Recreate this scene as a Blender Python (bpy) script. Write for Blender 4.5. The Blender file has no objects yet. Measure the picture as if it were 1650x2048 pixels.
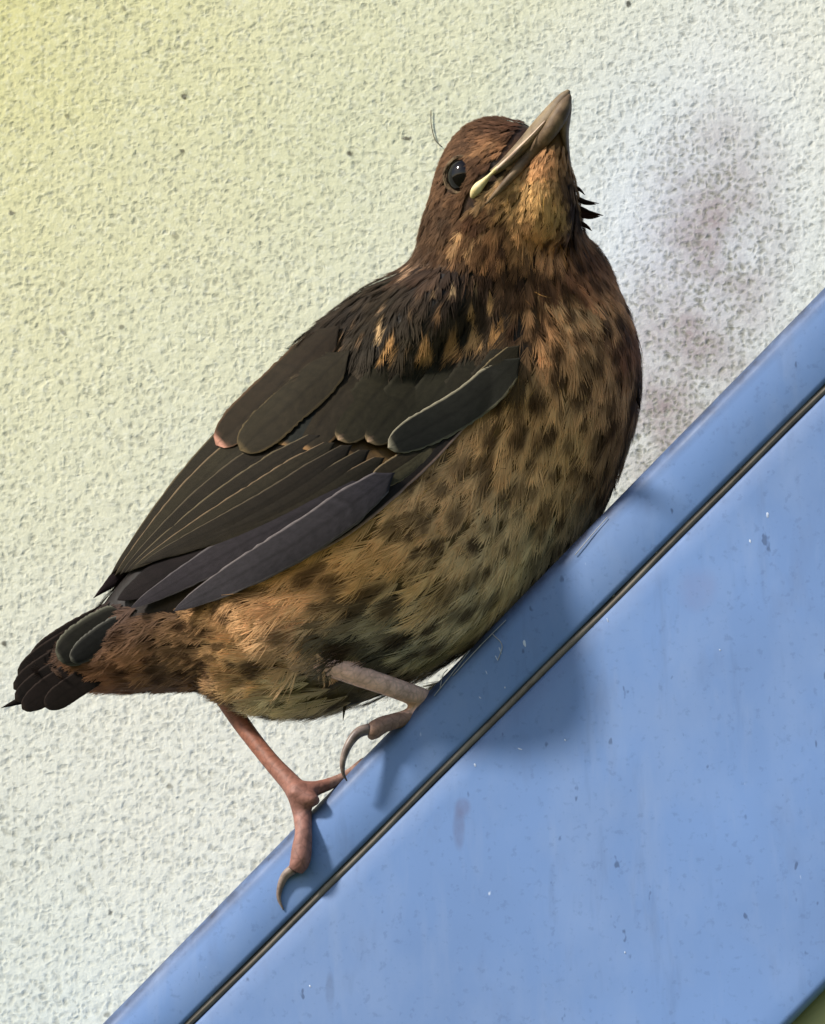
import bpy, bmesh, math, random
import numpy as np
from mathutils import Vector, Matrix
from mathutils.bvhtree import BVHTree
from math import radians, sin, cos, pi

random.seed(7)
rng = np.random.default_rng(7)
scene = bpy.context.scene
COL = scene.collection

# ------------------------------------------------------------------ camera
S = 1e-4                     # metres per photo pixel at the bird's distance
DIST = 1.25                  # metres from the lens to the trim's rolled edge
PITCH = radians(20)          # the photographer looks up at the roof edge
TARGET = Vector((0, 0, 2.15))
FWD = Vector((0, cos(PITCH), sin(PITCH)))
RIGHT = Vector((1, 0, 0))
UP = Vector((0, -sin(PITCH), cos(PITCH)))
CAM = TARGET - FWD * DIST
cam = bpy.data.cameras.new('camera')
cam.sensor_fit = 'VERTICAL'
cam.sensor_height = 24
cam.lens = 24 * DIST / (2048 * S)
cam.clip_start = 0.01
cam.clip_end = 3000
camo = bpy.data.objects.new('camera', cam)
COL.objects.link(camo)
camo.matrix_world = Matrix((
    (RIGHT.x, UP.x, -FWD.x, CAM.x),
    (RIGHT.y, UP.y, -FWD.y, CAM.y),
    (RIGHT.z, UP.z, -FWD.z, CAM.z),
    (0, 0, 0, 1)))
scene.camera = camo

# ------------------------------------------------------------------ light
SUN_FROM = Vector((-0.68, -0.42, 0.55)).normalized()     # towards the sun: left, in front, above
world = bpy.data.worlds.new('World')
scene.world = world
world.use_nodes = True
wn = world.node_tree
sky = wn.nodes.new('ShaderNodeTexSky')
sky.sky_type = 'NISHITA'
sky.sun_disc = False
sky.sun_elevation = math.asin(SUN_FROM.z)
sky.sun_rotation = math.atan2(SUN_FROM.x, SUN_FROM.y)
bg = wn.nodes['Background']
bg.inputs['Strength'].default_value = 0.09
wn.links.new(sky.outputs['Color'], bg.inputs['Color'])
sun = bpy.data.lights.new('sun', 'SUN')
sun.energy = 2.9
sun.angle = radians(6)
sun.color = (1.0, 0.95, 0.86)
suno = bpy.data.objects.new('sun', sun)
COL.objects.link(suno)
suno.rotation_euler = SUN_FROM.to_track_quat('Z', 'Y').to_euler()
scene.view_settings.view_transform = 'Standard'
scene.view_settings.look = 'None'
scene.view_settings.gamma = 1
scene.view_settings.use_curve_mapping = False
scene.view_settings.exposure = 0.93

# ------------------------------------------------------------------ helpers
Fn, Rn, Un, Cn = (np.array(v) for v in (FWD, RIGHT, UP, CAM))


def P(a):
    """photo pixel + depth (in pixel units, + is away from the lens) -> world metres"""
    a = np.asarray(a, float).reshape(-1, 3)
    dep = DIST + a[:, 2] * S
    k = dep / DIST * S
    return (Cn + dep[:, None] * Fn + ((a[:, 0] - 825) * k)[:, None] * Rn
            + ((1024 - a[:, 1]) * k)[:, None] * Un)


def Q(w):
    """world -> pixel + depth"""
    v = np.asarray(w, float).reshape(-1, 3) - Cn
    dep = v @ Fn
    k = DIST / dep / S
    return np.stack([825 + (v @ Rn) * k, 1024 - (v @ Un) * k, (dep - DIST) / S], 1)


def lin(c):
    c = np.asarray(c, float) / 255.0
    return np.where(c <= 0.04045, c / 12.92, ((c + 0.055) / 1.055) ** 2.4)


def catmull(pts, n):
    p = np.asarray(pts, float)
    if len(p) == 2:
        t = np.linspace(0, 1, n)[:, None]
        return p[0] * (1 - t) + p[1] * t
    q = np.vstack([2 * p[0] - p[1], p, 2 * p[-1] - p[-2]])
    m = len(p) - 1
    t = np.linspace(0, m, n)
    i = np.minimum(t.astype(int), m - 1)
    u = (t - i)[:, None]
    p0, p1, p2, p3 = q[i], q[i + 1], q[i + 2], q[i + 3]
    return 0.5 * (2 * p1 + (p2 - p0) * u + (2 * p0 - 5 * p1 + 4 * p2 - p3) * u ** 2
                  + (3 * p1 - p0 - 3 * p2 + p3) * u ** 3)


def link(name, mesh, mat=None, parent=None):
    o = bpy.data.objects.new(name, mesh)
    COL.objects.link(o)
    if mat:
        mesh.materials.append(mat)
    if parent:
        o.parent = parent
        o.matrix_parent_inverse = parent.matrix_world.inverted()
    return o


def mesh_from(name, verts, faces, smooth=True, cols=None):
    me = bpy.data.meshes.new(name)
    me.from_pydata([tuple(v) for v in verts], [], [tuple(f) for f in faces])
    me.update()
    if smooth:
        me.polygons.foreach_set('use_smooth', np.ones(len(me.polygons), bool))
    if cols is not None:
        at = me.color_attributes.new('Col', 'FLOAT_COLOR', 'POINT')
        c = np.ones((len(verts), 4), np.float32)
        c[:, :3] = cols
        at.data.foreach_set('color', c.ravel())
    return me


def recalc(me):
    bm = bmesh.new()
    bm.from_mesh(me)
    bmesh.ops.recalc_face_normals(bm, faces=bm.faces)
    bm.to_mesh(me)
    bm.free()


def tag(o, label, cat, group=None):
    o['label'] = label
    o['category'] = cat
    if group:
        o['group'] = group


def empty(name, loc):
    o = bpy.data.objects.new(name, None)
    o.empty_display_size = 0.01
    o.location = loc
    COL.objects.link(o)
    bpy.context.view_layer.update()
    return o


def rings_faces(nr, ns, cap=True):
    f = []
    for i in range(nr - 1):
        for j in range(ns):
            k = (j + 1) % ns
            f.append((i * ns + j, i * ns + k, (i + 1) * ns + k, (i + 1) * ns + j))
    if cap:
        f.append(tuple(range(ns - 1, -1, -1)))
        f.append(tuple((nr - 1) * ns + j for j in range(ns)))
    return f


def loft_px(st, nr=40, ns=32, power=2.0):
    """stations (px, py, d, a, b): a half width in the picture plane, b half depth -> pixel-space verts, faces"""
    s = catmull(np.asarray(st, float), nr)
    c = s[:, :2]
    tg = np.gradient(c, axis=0)
    tg /= np.linalg.norm(tg, axis=1)[:, None] + 1e-9
    pr = np.stack([-tg[:, 1], tg[:, 0]], 1)
    th = np.linspace(0, 2 * pi, ns, endpoint=False)
    ct = np.sign(np.cos(th)) * np.abs(np.cos(th)) ** (2 / power)
    sn = np.sign(np.sin(th)) * np.abs(np.sin(th)) ** (2 / power)
    V = []
    for i in range(nr):
        a, b = max(s[i, 3], .5), max(s[i, 4], .5)
        V.append(np.stack([c[i, 0] + pr[i, 0] * a * ct, c[i, 1] + pr[i, 1] * a * ct, s[i, 2] + b * sn], 1))
    return np.vstack(V), rings_faces(nr, ns)


def tube_px(pts, n=24, ns=14):
    """(px, py, d, r) polyline -> round tube in pixel space"""
    s = catmull(np.asarray(pts, float), n)
    c = s[:, :3]
    tg = np.gradient(c, axis=0)
    tg /= np.linalg.norm(tg, axis=1)[:, None] + 1e-9
    V = []
    ref = np.array([0.12, 0.2, 1.0])
    for i in range(n):
        u = np.cross(tg[i], ref)
        u /= np.linalg.norm(u) + 1e-9
        v = np.cross(tg[i], u)
        th = np.linspace(0, 2 * pi, ns, endpoint=False)[:, None]
        V.append(c[i] + s[i, 3] * (np.cos(th) * u + np.sin(th) * v))
    return np.vstack(V), rings_faces(n, ns)


# ------------------------------------------------------------------ materials
class NT:
    def __init__(self, name, rough=0.6, spec=0.4):
        self.m = bpy.data.materials.new(name)
        self.m.use_nodes = True
        self.t = self.m.node_tree
        self.b = self.t.nodes['Principled BSDF']
        self.b.inputs['Roughness'].default_value = rough
        self.b.inputs['Specular IOR Level'].default_value = spec

    def n(self, kind, **kw):
        nd = self.t.nodes.new(kind)
        for k, v in kw.items():
            if k in nd.inputs:
                nd.inputs[k].default_value = v
            else:
                setattr(nd, k, v)
        return nd

    def l(self, a, b):
        self.t.links.new(a, b)

    def coords(self, kind='Object'):
        return self.n('ShaderNodeTexCoord').outputs[kind]

    def mapping(self, vec, scale=(1, 1, 1), rot=(0, 0, 0), loc=(0, 0, 0)):
        mp = self.n('ShaderNodeMapping')
        mp.inputs['Scale'].default_value = scale
        mp.inputs['Rotation'].default_value = rot
        mp.inputs['Location'].default_value = loc
        self.l(vec, mp.inputs['Vector'])
        return mp.outputs['Vector']

    def noise(self, vec, scale, detail=4, rough=0.55, dist=0.0):
        nd = self.n('ShaderNodeTexNoise', Scale=scale, Detail=detail, Roughness=rough, Distortion=dist)
        self.l(vec, nd.inputs['Vector'])
        return nd.outputs['Fac']

    def ramp(self, fac, stops):
        nd = self.n('ShaderNodeValToRGB')
        e = nd.color_ramp.elements
        while len(e) < len(stops):
            e.new(0.5)
        for el, (p, c) in zip(e, stops):
            el.position = p
            el.color = (c, c, c, 1) if np.isscalar(c) else (*c, 1)
        self.l(fac, nd.inputs['Fac'])
        return nd.outputs['Color']

    def mix(self, fac, a, b, mode='MIX'):
        nd = self.n('ShaderNodeMix', data_type='RGBA', blend_type=mode)
        for val, idx in ((fac, 0), (a, 6), (b, 7)):
            if hasattr(val, 'is_output'):
                self.l(val, nd.inputs[idx])
            elif idx == 0:
                nd.inputs[0].default_value = val
            else:
                nd.inputs[idx].default_value = (*val, 1)
        return nd.outputs[2]

    def math(self, op, a, b=None):
        nd = self.n('ShaderNodeMath', operation=op)
        for i, v in enumerate((a, b)):
            if v is None:
                continue
            if hasattr(v, 'is_output'):
                self.l(v, nd.inputs[i])
            else:
                nd.inputs[i].default_value = v
        return nd.outputs[0]

    def bump(self, h, strength, dist):
        nd = self.n('ShaderNodeBump', Strength=strength, Distance=dist)
        self.l(h, nd.inputs['Height'])
        self.l(nd.outputs['Normal'], self.b.inputs['Normal'])

    def blob(self, vec, centre, radius):
        """1 at centre, falling to 0 at radius (elliptical)"""
        v = self.mapping(vec, (1 / radius[0], 1 / radius[1], 1 / radius[2]),
                         loc=tuple(-c / r for c, r in zip(centre, radius)))
        ln = self.n('ShaderNodeVectorMath', operation='LENGTH')
        self.l(v, ln.inputs[0])
        return self.ramp(ln.outputs['Value'], [(0.0, 1.0), (1.0, 0.0)])


WALL_Y = 0.115


def wallpt(px, py):
    """where a photo pixel meets the wall plane"""
    p0 = P([(px, py, 0)])[0]
    r = p0 - Cn
    return Cn + r * ((WALL_Y - Cn[1]) / r[1])


def wall_material():
    k = NT('rough_pale_render', 0.9, 0.2)
    v = k.coords()
    base = lin((214, 212, 197))
    big = k.noise(v, 9, 3)
    col = k.mix(k.ramp(big, [(0.35, 0.0), (0.7, 1.0)]), base, lin((202, 205, 194)))
    # yellow-green colour cast painted in, strongest at the top left
    a1 = wallpt(-250, -120)
    al = k.blob(v, a1, (0.19, 1, 0.18))
    aln = k.noise(v, 30, 5, 0.6)
    al = k.math('MULTIPLY', al, k.ramp(aln, [(0.2, 0.65), (0.75, 1.0)]))
    al = k.math('MULTIPLY', k.math('POWER', al, 0.72), 0.88)
    col = k.mix(al, col, lin((206, 198, 116)))
    # brownish damp stain and cool pale patch on the right
    st = k.blob(v, wallpt(1420, 520), (0.020, 1, 0.04))
    for (bx, by, rx_, rz_) in ((1375, 690, .020, .036), (1330, 830, .02, .03), (1440, 440, .02, .035)):
        st = k.math('MAXIMUM', st, k.blob(v, wallpt(bx, by), (rx_, 1, rz_)))
    stn = k.noise(v, 45, 4, 0.6)
    st2 = k.math('MULTIPLY', st, k.ramp(stn, [(0.35, 0.2), (0.6, 1.0)]))
    s2 = wallpt(1350, 480)
    bl = k.blob(v, s2, (0.05, 1, 0.07))
    col = k.mix(k.math('MULTIPLY', bl, 0.8), col, lin((208, 212, 222)))
    col = k.mix(k.math('MULTIPLY', st2, 0.95), col, lin((146, 128, 128)))
    # grain: pits and grey grit
    n1 = k.noise(v, 900, 4, 0.6)
    n2 = k.noise(v, 380, 4, 0.6)
    n3 = k.noise(v, 55, 4, 0.6)
    wob = k.n('ShaderNodeTexNoise', Scale=500.0, Detail=3.0)
    k.l(v, wob.inputs['Vector'])
    addv = k.n('ShaderNodeVectorMath', operation='MULTIPLY_ADD')
    k.l(wob.outputs['Color'], addv.inputs[0])
    addv.inputs[1].default_value = (0.0022, 0.0022, 0.0022)
    k.l(v, addv.inputs[2])

    def pits(scale, r0, r1, thr, loc):
        vr = k.n('ShaderNodeTexVoronoi', Scale=scale, feature='F1', voronoi_dimensions='2D')
        sw = k.n('ShaderNodeSeparateXYZ')
        k.l(k.mapping(addv.outputs[0], loc=loc), sw.inputs[0])
        cw = k.n('ShaderNodeCombineXYZ')
        k.l(sw.outputs[0], cw.inputs[0]); k.l(sw.outputs[2], cw.inputs[1])
        k.l(cw.outputs[0], vr.inputs['Vector'])
        sp_ = k.n('ShaderNodeSeparateColor')
        k.l(vr.outputs['Color'], sp_.inputs[0])
        m = k.ramp(sp_.outputs[0], [(thr, 0.0), (min(1, thr + .25), 1.0)])
        return k.math('MULTIPLY', k.ramp(vr.outputs['Distance'], [(r0, 1.0), (r1, 0.0)]), m)

    fine = pits(760, 0.10, 0.6, 0.3, (0, 0, 0))
    mid = pits(430, 0.05, 0.42, 0.5, (.3, .1, .7))
    big_ = pits(80, 0.035, 0.075, 0.72, (.9, .1, .2))
    amt = k.math('ADD', k.ramp(n3, [(0.3, 0.16), (0.7, 0.46)]), k.math('MULTIPLY', st, 0.55))
    col = k.mix(k.math('MULTIPLY', fine, amt), col, lin((120, 120, 104)))
    col = k.mix(k.math('MULTIPLY', mid, amt), col, lin((116, 114, 98)))
    col = k.mix(k.math('MULTIPLY', big_, 0.85), col, lin((60, 56, 44)))
    light = k.ramp(n1, [(0.5, 0.0), (0.7, 1.0)])
    col = k.mix(k.math('MULTIPLY', light, 0.2), col, lin((240, 242, 234)))
    k.l(col, k.b.inputs['Base Color'])
    h = k.math('ADD', k.math('MULTIPLY', n2, 0.6), k.math('MULTIPLY', n1, 0.3))
    h = k.math('SUBTRACT', h, k.math('MULTIPLY', fine, 0.22))
    h = k.math('SUBTRACT', h, k.math('MULTIPLY', mid, 0.3))
    k.bump(h, 0.42, 0.0011)
    return k.m


def metal_material():
    k = NT('weathered_blue_paint', 0.5, 0.3)
    v = k.coords()
    big = k.noise(v, 14, 4, 0.55)
    col = k.mix(k.ramp(big, [(0.3, 0.0), (0.72, 1.0)]), lin((96, 123, 168)), lin((106, 138, 190)))
    # chalky film, patchy
    fm = k.noise(k.mapping(v, (1, 1, 0.45)), 75, 5, 0.6)
    col = k.mix(k.math('MULTIPLY', k.ramp(fm, [(0.45, 0.0), (0.75, 1.0)]), 0.28), col, lin((140, 158, 190)))
    fm2 = k.noise(k.mapping(v, (1, 1, 0.3), loc=(4, 4, 4)), 120, 4, 0.6)
    col = k.mix(k.math('MULTIPLY', k.ramp(fm2, [(0.58, 0.0), (0.75, 1.0)]), 0.35), col, lin((92, 112, 150)))
    # dark fly specks and pale nicks, drawn out downwards
    d1 = k.noise(k.mapping(v, (1, 1, 0.55), loc=(1, 2, 9)), 420, 2, 0.5)
    col = k.mix(k.math('MULTIPLY', k.ramp(d1, [(0.72, 0.0), (0.77, 1.0)]), 0.6), col, lin((40, 58, 92)))
    w1 = k.noise(k.mapping(v, (1, 1, 0.5), loc=(5, 8, 2)), 360, 2, 0.5)
    col = k.mix(k.math('MULTIPLY', k.ramp(w1, [(0.765, 0.0), (0.80, 1.0)]), 0.7), col, lin((205, 214, 232)))
    ac = k.n('ShaderNodeAttribute', attribute_name='Col')
    sa = k.n('ShaderNodeSeparateColor')
    k.l(ac.outputs['Color'], sa.inputs[0])
    gn = k.noise(v, 150, 5, 0.65)
    edge_dark = k.math('MULTIPLY', sa.outputs[0], k.ramp(gn, [(0.25, 0.45), (0.65, 1.0)]))  # darker tone along crest, joint and lower lip, broken up by noise
    col = k.mix(edge_dark, col, lin((48, 54, 74)))
    # long faint runs down the sheet
    rn = k.noise(k.mapping(v, (1, 1, 0.08), loc=(2, 7, 1)), 170, 4, 0.6)
    col = k.mix(k.math('MULTIPLY', k.ramp(rn, [(0.56, 0.0), (0.74, 1.0)]), 0.16), col, lin((150, 164, 190)))
    rn2 = k.noise(k.mapping(v, (1, 1, 0.1), loc=(9, 2, 4)), 210, 4, 0.6)
    col = k.mix(k.math('MULTIPLY', k.ramp(rn2, [(0.6, 0.0), (0.76, 1.0)]), 0.25), col, lin((70, 88, 122)))
    for (bx, by, rx_, rz_, c_, f_) in ((918, 1650, .0016, .0060, (92, 104, 140), .75), (925, 1610, .0022, .0025, (96, 108, 146), .6), (660, 1985, .0012, .005, (84, 100, 132), .5),
                                       (1395, 1175, .005, .006, (110, 126, 168), .55)):
        pb = k.blob(v, P([(bx, by, -60)])[0], (rx_, 1, rz_))
        pb = k.math('MULTIPLY', k.ramp(pb, [(0.1, 0.0), (0.5, 1.0)]), k.math('MULTIPLY', k.ramp(gn, [(0.3, 0.3), (0.6, 1.0)]), f_))
        col = k.mix(pb, col, lin(c_))
    sc = k.noise(k.mapping(v, (1, 1, 1), loc=(3, 3, 3)), 620, 3, 0.6)
    col = k.mix(k.math('MULTIPLY', k.ramp(sc, [(0.3, 1.0), (0.42, 0.0)]), 0.22), col, lin((62, 80, 116)))
    k.l(col, k.b.inputs['Base Color'])
    k.l(k.ramp(fm, [(0.3, 0.50), (0.8, 0.68)]), k.b.inputs['Roughness'])
    hn = k.math('ADD', k.noise(v, 22, 2, 0.5), k.math('MULTIPLY', k.noise(v, 260, 4, 0.6), 0.06))
    k.bump(hn, 0.35, 0.0012)
    return k.m


def simple(name, rgb, rough=0.6, spec=0.4, vary=None, scale=300, bump=0.0):
    k = NT(name, rough, spec)
    v = k.coords()
    n = k.noise(v, scale, 4, 0.6)
    c2 = vary if vary is not None else tuple(x * 0.7 for x in rgb)
    k.l(k.mix(k.ramp(n, [(0.35, 0.0), (0.65, 1.0)]), lin(rgb), lin(c2)), k.b.inputs['Base Color'])
    if bump:
        k.bump(n, 0.6, bump)
    return k.m


def feather_material(name, rough, barb, spec=0.3):
    k = NT(name, rough, spec)
    at = k.n('ShaderNodeAttribute', attribute_name='Col')
    c = at.outputs['Color']
    if barb:
        uv = k.coords('UV')
        w = k.n('ShaderNodeTexWave', wave_type='BANDS', bands_direction='X')
        w.inputs['Scale'].default_value = 9.0
        w.inputs['Distortion'].default_value = 1.2
        w.inputs['Detail'].default_value = 3
        sh = k.n('ShaderNodeSeparateXYZ')
        k.l(uv, sh.inputs[0])
        cb = k.n('ShaderNodeCombineXYZ')
        k.l(k.math('SUBTRACT', k.math('MULTIPLY', sh.outputs[0], 1.0), k.math('ABSOLUTE', sh.outputs[1])), cb.inputs[0])
        k.l(k.math('MULTIPLY', sh.outputs[1], 0.3), cb.inputs[1])
        k.l(cb.outputs[0], w.inputs['Vector'])
        n = k.noise(uv, 5, 4, 0.6)
        f = k.math('MULTIPLY_ADD', w.outputs['Fac'], 0.28)
        f.node.inputs[2].default_value = 0.84
        g = k.ramp(n, [(0.25, 0.72), (0.75, 1.22)])
        c = k.mix(1.0, c, g, 'MULTIPLY')
        c = k.mix(1.0, c, f, 'MULTIPLY')
        k.bump(w.outputs['Fac'], 0.35, 0.00018)
    k.l(c, k.b.inputs['Base Color'])
    return k.m


M = {}
M['wall'] = wall_material()
M['metal'] = metal_material()
M['groove'] = simple('dirty_sealant', (112, 104, 96), 0.9, 0.15, (140, 132, 122), 160, 0.0002)
M['dust'] = simple('dried_dust', (170, 164, 150), 0.95, 0.1, (120, 112, 100), 900, 0.0003)
M['green'] = simple('olive_paint', (150, 152, 104), 0.7, 0.3, (140, 142, 98), 60)
M['grass'] = simple('lawn', (70, 78, 44), 0.95, 0.1, (88, 90, 58), 3)
M['quill'] = feather_material('flight_feather', 0.75, True, 0.10)
M['plume'] = feather_material('soft_plumage', 0.8, False, 0.15)
M['eye'] = simple('dark_eye', (9, 7, 7), 0.05, 0.28, (13, 9, 8), 200)
M['ring'] = simple('eye_skin', (112, 94, 70), 0.8, 0.2, (64, 46, 32), 700, 0.0003)
M['bill'] = simple('horn_bill', (134, 116, 90), 0.6, 0.3, (92, 76, 58), 330, 0.0003)
M['billtip'] = simple('horn_bill_lower', (124, 102, 76), 0.6, 0.3, (84, 66, 48), 330, 0.0003)
M['gape'] = simple('pale_gape', (222, 206, 160), 0.5, 0.4, (190, 168, 106), 500, 0.0003)
M['gapeline'] = simple('pinkish_gape_edge', (206, 180, 158), 0.45, 0.4, (176, 146, 120), 500)
M['claw'] = simple('horn_claw', (96, 82, 76), 0.42, 0.4, (150, 132, 122), 330)
M['chip'] = simple('pale_primer', (196, 206, 224), 0.8, 0.2, (160, 174, 200), 900)
M['web'] = simple('web_silk', (176, 176, 176), 0.6, 0.3, (150, 150, 150), 500)
M['strand'] = simple('dry_fibre', (112, 104, 84), 0.8, 0.2)

# ------------------------------------------------------------------ setting: lawn, wall
g = mesh_from('lawn', [(-400, -400, 0), (400, -400, 0), (400, 400, 0), (-400, 400, 0)], [(0, 1, 2, 3)], False)  # unseen ground sheet, added for its green bounce light and the horizon
o = link('lawn', g, M['grass'])
o['kind'] = 'structure'

wy = WALL_Y
wv = [(-4, wy, -0.1), (4, wy, -0.1), (4, wy, 5.2), (-4, wy, 5.2), (-4, wy + .3, -0.1), (4, wy + .3, -0.1), (4, wy + .3, 5.2), (-4, wy + .3, 5.2)]
wf = [(0, 1, 2, 3), (5, 4, 7, 6), (4, 0, 3, 7), (1, 5, 6, 2), (3, 2, 6, 7), (4, 5, 1, 0)]
o = link('rendered_wall', mesh_from('rendered_wall', wv, wf, False), M['wall'])
tag(o, 'pale speckled render wall with a yellow-green cast at upper left and a brownish stain', 'wall')

# ------------------------------------------------------------------ sloping metal trim
# lines of the trim in the photo: crest, joint, lower lip (px at the two far ends)
A0, A1 = np.array([-795.0, 3068.0]), np.array([2650.0, -445.0])       # crest
along = (A1 - A0) / np.linalg.norm(A1 - A0)
perp = np.array([-along[1], along[0]])                                # down-right in the picture
if perp[1] < 0:
    perp = -perp
NL = 120


def gap(t):
    """width of the rolled edge (px, across) at fraction t of the length: the fold widens up the slope"""
    return 100 + 52 * t


def trim_strip(profile, nl=NL, wob=0.0):
    """profile(t) -> list of (v across px, d depth px)"""
    V = []
    n = None
    for i in range(nl):
        t = i / (nl - 1)
        pr = profile(t)
        n = len(pr)
        base = A0 + (A1 - A0) * t
        w = wob * (sin(t * 37) + 0.6 * sin(t * 91 + 1))
        for (v, d) in pr:
            q = base + perp * (v + w)
            V.append((q[0], q[1], d))
    F = []
    for i in range(nl - 1):
        for j in range(n - 1):
            F.append((i * n + j, i * n + j + 1, (i + 1) * n + j + 1, (i + 1) * n + j))
    return np.array(V), F


def bead_profile(t):
    gp = gap(t)
    pts = [(60, 900), (30, 330), (14, 150), (5, 80), (1, 55), (0, 42)]
    # tight turn at the crest, then a broad, gently bowed band down to the joint
    for i in range(1, 9):
        a = i / 8 * radians(62)
        pts.append((34 * (1 - cos(a)), 42 - 44 * sin(a)))
    v0, d0 = pts[-1]
    for i in range(1, 15):
        u = i / 14
        pts.append((v0 + (gp - 4 - v0) * u, d0 - 44 * u * (1 - 0.45 * u)))
    v1, d1 = pts[-1]
    pts += [(gp - 1, d1 + 3), (gp, d1 + 9), (gp - 1, d1 + 22), (gp - 4, 60)]
    return pts


def groove_profile(t):
    gp = gap(t)
    return [(gp - 6, 20), (gp - 1, -10), (gp + 4, -19), (gp + 9, -20), (gp + 14, -16), (gp + 20, 24)]


def face_profile(t):
    gp = gap(t) + 14
    b = 983
    return [(gp + 4, 60), (gp + 1, 10), (gp, -12), (gp + 2, -20), (gp + 7, -25)] + \
        [(gp + 7 + (b - gp - 27) * i / 24, -25 - 250 * (i / 24)) for i in range(1, 25)] + \
        [(b - 11, -276), (b - 4, -272), (b, -262), (b - 1, -245), (b - 6, -200), (b - 18, 120)]


trim = empty('metal_roof_trim', Vector(P([(825, 1420, 0)])[0]))
tag(trim, 'blue painted metal roof edge trim sloping across the wall, bird perched on it', 'roof trim')
trim_bvhs = []
for nm, prof, mat, wob in (('rolled_edge', bead_profile, M['metal'], 0), ('joint_sealant', groove_profile, M['groove'], 1.6),
                           ('face_panel', face_profile, M['metal'], 0)):
    V, F = trim_strip(prof, wob=wob)
    W = P(V)
    npf = len(prof(0))
    gr = []
    for (v_, d_) in prof(.5):
        if nm == 'rolled_edge':
            e_ = max(max(0, 1 - v_ / 30) * 1.25, max(0, 1 - (gap(.5) - v_) / 8) * .4)
        else:
            e_ = max(max(0, 1 - (v_ - gap(.5) - 14) / 16) * .5, max(0, 1 - (992 - v_) / 14) * .7)
        gr.append(min(1, e_))
    cols_ = np.repeat(np.tile(np.array(gr), NL)[:, None], 3, 1)
    me = mesh_from(nm, W, F, True, cols_)
    recalc(me)
    link(nm, me, mat, trim)
    trim_bvhs.append(BVHTree.FromPolygons([tuple(v) for v in W], F))
trim.children[0].name
# dust crumbs caught in the joint
crumbV, crumbF = [], []
for i in range(36):
    t = rng.uniform(0.2, 0.8)
    base = A0 + (A1 - A0) * t
    gp = gap(t)
    q = base + perp * (gp + rng.choice([0.5, 13.5, 6]) + rng.normal(0, 1.6))
    r = rng.uniform(1.2, 3.4) * (1.6 if rng.random() < .1 else 1)
    c = np.array([q[0], q[1], -15])
    k0 = len(crumbV)
    e = along * rng.uniform(1.0, 2.4)
    off = [np.array([e[0], e[1], 0]), np.array([-e[0], -e[1], 0]), np.array([perp[0], perp[1], 0]),
           np.array([-perp[0], -perp[1], 0]), np.array([0, 0, 1]), np.array([0, 0, -1])]
    crumbV += [c + r * x * rng.uniform(.6, 1.2) for x in off]
    crumbF += [tuple(k0 + x for x in f) for f in ((0, 2, 4), (2, 1, 4), (1, 3, 4), (3, 0, 4), (2, 0, 5), (1, 2, 5), (3, 1, 5), (0, 3, 5))]
me = mesh_from('joint_dust', P(np.array(crumbV)), crumbF, False)
recalc(me)
o = link('joint_dust', me, M['dust'], trim)
o['kind'] = 'stuff'


def trim_depth(px, py):
    p0 = Vector(P([(px, py, 0)])[0])
    dr = (p0 - CAM).normalized()
    best = None
    for b in trim_bvhs:
        h = b.ray_cast(CAM, dr)
        if h[0] is not None:
            dd = Q([h[0]])[0][2]
            best = dd if best is None else min(best, dd)
    return best


# pale chips and dried splashes on the sheet, and web threads along the crest
for (cx, cy, ln, wd, an) in ((1049, 1286, 15, 6, 1.35), (1000, 1300, 16, 3, 1.2), (993, 1316, 12, 2.5, 1.1), (1535, 1030, 13, 5, 1.45), (1500, 1082, 7, 4, 1.3), (973, 1345, 9, 2, 1.2),
                             (1215, 1240, 9, 3, 1.2), (620, 1972, 6, 4, 1.0), (1040, 1498, 10, 3, .3), (950, 1530, 7, 4, 1.2), (1130, 1480, 5, 3, 1.0), (1440, 1300, 5, 3, .8), (1250, 1905, 5, 3, 1.1), (960, 1395, 6, 3, .7), (1010, 1375, 5, 2.5, 1.5)):
    ring_, n_ = [], 9
    for q_ in range(n_):
        a_ = 2 * pi * q_ / n_
        u_, w_ = ln / 2 * cos(a_) * rng.uniform(.75, 1.2), wd / 2 * sin(a_) * rng.uniform(.7, 1.2)
        ring_.append((cx + u_ * cos(an) - w_ * sin(an), cy + u_ * sin(an) + w_ * cos(an)))
    V_ = [(x_, y_, (trim_depth(x_, y_) or 0) - .3) for x_, y_ in ring_] + [(cx, cy, (trim_depth(cx, cy) or 0) - 1.6)]
    me = mesh_from('paint_chip', P(V_), [(q_, (q_ + 1) % n_, n_) for q_ in range(n_)])
    recalc(me)
    link('paint_chip', me, M['chip'], trim)
for pts in (((868, 1392), (900, 1352), (940, 1300)), ((880, 1376), (886, 1350), (896, 1338)), ((905, 1352), (960, 1292), (1012, 1240)), ((985, 1268), (1004, 1290), (996, 1320)), ((1150, 1110), (1185, 1068), (1215, 1034))):
    cl_ = catmull(np.array(pts, float), 12)
    dd_ = [(trim_depth(x_, y_ + 4) if trim_depth(x_, y_ + 4) is not None else 30) - 3 for x_, y_ in cl_]
    v_, f_ = tube_px([(x_, y_, d_, .8) for (x_, y_), d_ in zip(cl_, dd_)], 14, 6)
    link('web_thread', mesh_from('web_thread', P(v_), f_), M['web'], trim)


# olive board under the trim, standing in for an unidentified green sliver
def board_profile(t):
    return [(957, 300), (957, -225), (969, -235), (1500, -420), (1510, -410), (1510, 300)]


V, F = trim_strip(board_profile, 12)
me = mesh_from('under_board', P(V), F, False)
recalc(me)
o = link('stand_in_board', me, M['green'])
tag(o, 'olive green stand-in board just below the lower lip of the blue metal trim', 'board')

# ------------------------------------------------------------------ the bird
bird = empty('young_blackbird', Vector(P([(700, 1480, 40)])[0]))
tag(bird, 'speckled brown fledgling bird perched on the blue metal edge, bill pointing up', 'bird')

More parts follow.
